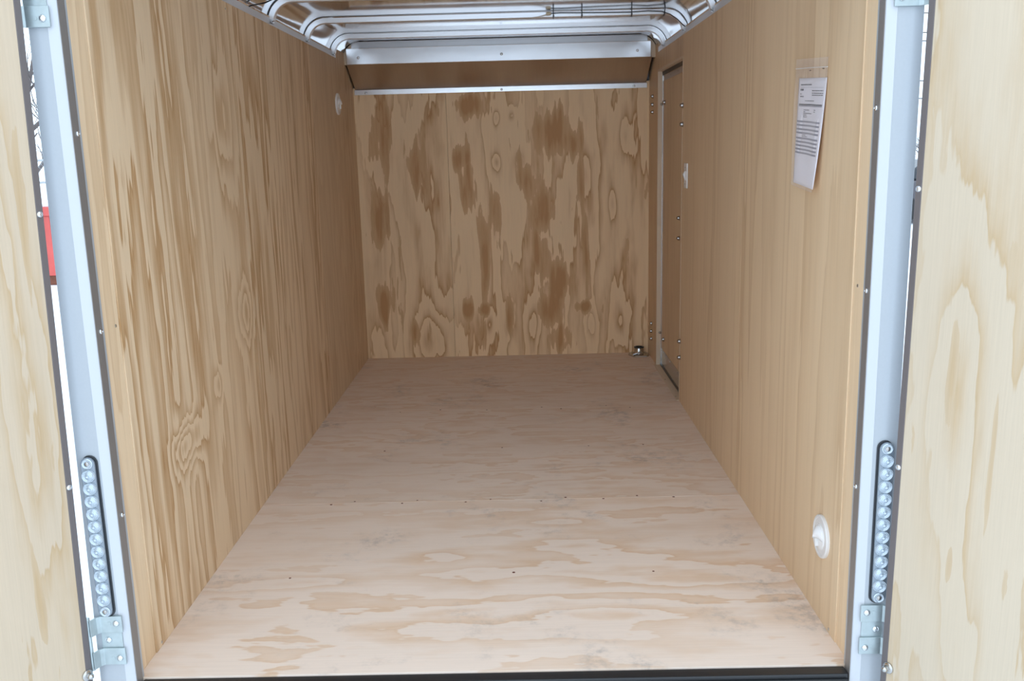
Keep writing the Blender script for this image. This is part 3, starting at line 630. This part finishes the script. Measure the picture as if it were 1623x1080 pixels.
w = MB(); w.lathe([(0, -0.012), (0.006, -0.011), (0.0075, -0.006), (0.0075, 0.006), (0.006, 0.011), (0, 0.012)], (0.246, BY-0.006, 1.865), (1, 0, 0.1), 14)
tag(w.build('wire_connector', M['cream'], smooth=50), 'small cream wire connector at the joint of the black and pale roof wires', 'connector')
for i, x in enumerate((0.268, 0.398, 0.625, 0.775)):
    z0 = 1.8475; t = MB(); y0, y1 = 2.2535, 2.2965
    ang = 0.0 if x < 0.77 else 0.12
    mx = Matrix.Translation((x, 0, 1.86)) @ Matrix.Rotation(ang, 4, 'Y') @ Matrix.Translation((-x, 0, -1.86))
    t.box(x-0.0022, x+0.0022, y0-0.0035, y0-0.001, z0, 1.8765, mx); t.box(x-0.0022, x+0.0022, y0-0.0035, y1+0.001, z0, z0+0.0015, mx); t.box(x-0.0022, x+0.0022, y1, y1+0.001, z0, 1.8765, mx)
    t.box(x-0.0035, x+0.0035, y0-0.006, y0-0.001, z0+0.004, z0+0.009, mx); t.box(x-0.001, x+0.001, y0-0.004, y0-0.002, z0-0.008, z0+0.001, mx)
    tag(t.build('cable_tie', M['black']), 'black cable tie on the wired roof bow, ' + ('beside the cream connector', 'second from the cream connector', 'third from the cream connector', 'at its bend by the right wall')[i], 'cable tie', 'black cable ties on the wired roof bow')
w = MB(); w.tube([(-0.878, 1.205, 1.792), (-0.868, 1.225, 1.803), (-0.858, 1.26, 1.815), (-0.84, 1.31, 1.83), (-0.80, 1.36, 1.845), (-0.72, 1.42, 1.862), (-0.60, 1.45, 1.868)], 0.0028, 6)
tag(w.build('roof_wire', M['wire_red'], smooth=60), 'dark red wire rising from the left roof rail', 'wire')
w = MB(); w.tube([(-0.878, 1.345, 1.792), (-0.868, 1.37, 1.801), (-0.858, 1.42, 1.812), (-0.845, 1.47, 1.824), (-0.825, 1.50, 1.84), (-0.78, 1.50, 1.855), (-0.70, 1.47, 1.866)], 0.0028, 6)
tag(w.build('roof_wire', M['wire_black'], smooth=60), 'black wire rising from the left roof rail beside the red wire', 'wire')

# ---------------------------------------------------------------- outside, seen through the hinge gaps
GZ = -0.50
gr = MB(); bmesh.ops.create_grid(gr.bm, x_segments=40, y_segments=40, size=60)
bmesh.ops.transform(gr.bm, matrix=Matrix.Translation((0, 10, GZ)), verts=gr.bm.verts[:])
struct(gr.build('ground', M['snow']), 'snow covered yard around the trailer', 'ground')
# tyres keep the trailer on the ground
for s, nm in ((-1, 'left'), (1, 'right')):
    wroot = empty('trailer_wheel', (s*1.03, 1.7, GZ), 'trailer wheel outside the %s wall' % nm, 'wheel')
    q = MB(); q.lathe([(0.19, -0.085), (0.30, -0.09), (0.33, -0.06), (0.33, 0.06), (0.30, 0.09), (0.19, 0.085)], (s*1.05, 1.7, GZ+0.328), (s, 0, 0), 36); q.build('tyre', M['tyre'], wroot, smooth=40)
    q = MB(); q.lathe([(0, 0.02), (0.06, 0.03), (0.10, 0.01), (0.17, 0.03), (0.19, 0.08), (0.19, -0.08), (0.05, -0.075), (0, -0.075)], (s*1.05, 1.7, GZ+0.328), (s, 0, 0), 30); q.build('rim', M['galv'], wroot, smooth=40)

# red dumpster
dx, dy = -7.05, 11.9
db = empty('red_dumpster', (dx, dy, GZ), 'rusty red steel dumpster standing on the snow behind the left door gap', 'dumpster')
q = MB(); q.prism([(dx-1.2, GZ+0.12), (dx+1.2, GZ+0.12), (dx+1.2, GZ+1.12), (dx-1.2, GZ+1.12)], 'y', dy-0.75, dy+0.75); q.build('body', M['red'], db, bevel=0.02)
for e in (-0.78, 0.78):
    q = MB(); q.box(dx-1.25, dx+1.25, dy+e-0.04, dy+e+0.04, GZ+1.0, GZ+1.13); q.build('rim', M['red'], db, bevel=0.01)
q = MB(); q.box(dx-1.2, dx+1.2, dy-0.78, dy+0.76, GZ, GZ+0.16); q.build('skid', M['rust'], db, bevel=0.01)
for x in (-1.0, -0.35, 0.35, 1.0):
    q = MB(); q.box(dx+x-0.05, dx+x+0.05, dy-0.80, dy-0.74, GZ+0.14, GZ+1.0); q.build('rib', M['red'], db, bevel=0.008)
q = MB(); q.box(dx-1.22, dx+1.22, dy-0.76, dy+0.76, GZ+1.125, GZ+1.17); q.build('snow_cap', M['snow'], db, bevel=0.02)
for z in (0.80, 0.55):
    q = MB(); q.box(dx-0.34+0.13, dx-0.34+0.24, dy-0.757, dy-0.748, GZ+z-0.07, GZ+z+0.07); q.build('sticker', M['white_pl'], db)

# chain-link fence
fy = 17.5
fe = empty('chain_link_fence', (-8, fy, GZ), 'grey chain-link fence behind the red dumpster', 'fence')
q = MB()
for z in (GZ+0.05, GZ+1.34, GZ+1.80): q.tube([(-14, fy, z), (-4, fy, z)], 0.024 if z > GZ+0.1 else 0.008, 8)
q.build('rail', M['fence'], fe)
for x in (-13, -10.9, -8.4, -6.4, -4.2):
    q = MB(); q.tube([(x, fy+0.03, GZ), (x, fy+0.03, GZ+1.88)], 0.03, 8); q.build('post', M['fence'], fe)
q = MB(); st_ = 0.115
for k in range(-16, 88):
    x = -14 + k*st_
    for sgn in (1, -1):
        a = (x, fy-0.02, GZ+0.05); b_ = (x + sgn*1.75, fy-0.02, GZ+1.80)
        q.tube([a, b_], 0.0028, 4)
q.build('chain_link_mesh', M['fence'], fe)

# bare trees
def tree(name, base, h, seed, label, spread=0.55, levels=5, girth=0.014):
    r = random.Random(seed); mb = MB()
    def grow(p, d, ln, rad, lv):
        pts = [p]; dd = d.copy(); q_ = p.copy()
        for k in range(4):
            dd = (dd + Vector((r.uniform(-.18, .18), r.uniform(-.18, .18), r.uniform(-.05, .12)))).normalized(); q_ = q_ + dd*ln/4; pts.append(q_.copy())
        mb.tube(pts, rad, 6 if lv > 2 else 4, rad*0.55)
        if lv == 0: return
        for k in range(4 if lv > 1 else 3):
            t = r.randint(1, 4); a = r.uniform(0, 6.283); side = Vector((math.cos(a), math.sin(a), r.uniform(0.1, 0.6)))
            grow(pts[t], (dd*(1-spread) + side.normalized()*spread).normalized(), ln*r.uniform(0.55, 0.78), rad*0.5, lv-1)
    grow(Vector(base), Vector((0, 0, 1)), h*0.36, h*girth, levels)
    return tag(mb.build(name, M['bark']), label, 'tree')
tree('bare_tree', (-13.2, 22.5, GZ), 9.0, 5, 'bare leafless tree behind the fence in the left door gap', levels=4)
tree('bare_tree', (13.72, 30.0, GZ), 3.5, 9, 'bare leafless tree in the right door gap below the wires', levels=5, girth=0.02)
# utility wires on poles
for x, y, lab in ((8, 34, 'wooden utility pole hidden by the right wall'), (32, 34, 'wooden utility pole beyond the right door')):
    u = empty('utility_pole', (x, y, GZ), lab, 'utility pole')
    q = MB(); q.tube([(x, y, GZ), (x, y, GZ+8.6)], 0.14, 10, 0.10); q.build('pole', M['pole'], u)
    q = MB(); q.box(x-0.06, x+0.06, y-0.9, y+0.9, GZ+7.9, GZ+8.05); q.build('crossarm', M['pole'], u)
pos_w = ('highest', 'second', 'third', 'fourth', 'lowest')
for k, z in enumerate((4.8, 4.1, 3.8, 2.35, 1.7)):
    q = MB(); q.tube([(8 + 24*i/12, 34.25, GZ+z+1.9-0.35*math.sin(math.pi*i/12)) for i in range(13)], 0.02, 5)
    tag(q.build('power_line', M['wire_black']), '%s of the thin power lines crossing the right door gap' % pos_w[k], 'power line', 'power lines in the right door gap')
# parked dark car
cx, cy = 9.6, 18.6
car = empty('car', (cx, cy, GZ), 'low dark parked car with snow on its roof in the right door gap', 'car')
q = MB(); q.prism([(cx-2.1, GZ+0.25), (cx+2.1, GZ+0.25), (cx+2.15, GZ+0.6), (cx+1.9, GZ+0.82), (cx+0.95, GZ+0.9), (cx-1.3, GZ+0.92), (cx-2.05, GZ+0.85), (cx-2.15, GZ+0.5)], 'y', cy-0.85, cy+0.85); q.build('body', M['dark_body'], car, bevel=0.06, segs=3)
q = MB(); q.prism([(cx-1.4, GZ+0.9), (cx+0.95, GZ+0.88), (cx+0.35, GZ+1.32), (cx-0.85, GZ+1.34)], 'y', cy-0.72, cy+0.72); q.build('cabin', M['glass_dark'], car, bevel=0.06, segs=3)
q = MB(); q.box(cx-0.85, cx+0.36, cy-0.70, cy+0.70, GZ+1.33, GZ+1.39); q.build('snow_cap', M['snow'], car, bevel=0.03)
for x in (-1.35, 1.3):
    for y in (-0.8, 0.8):
        q = MB(); q.lathe([(0, -0.1), (0.3, -0.1), (0.32, -0.07), (0.32, 0.07), (0.3, 0.1), (0, 0.1)], (cx+x, cy+y, GZ+0.318), (0, 1, 0), 24); q.build('wheel', M['tyre'], car, smooth=40)
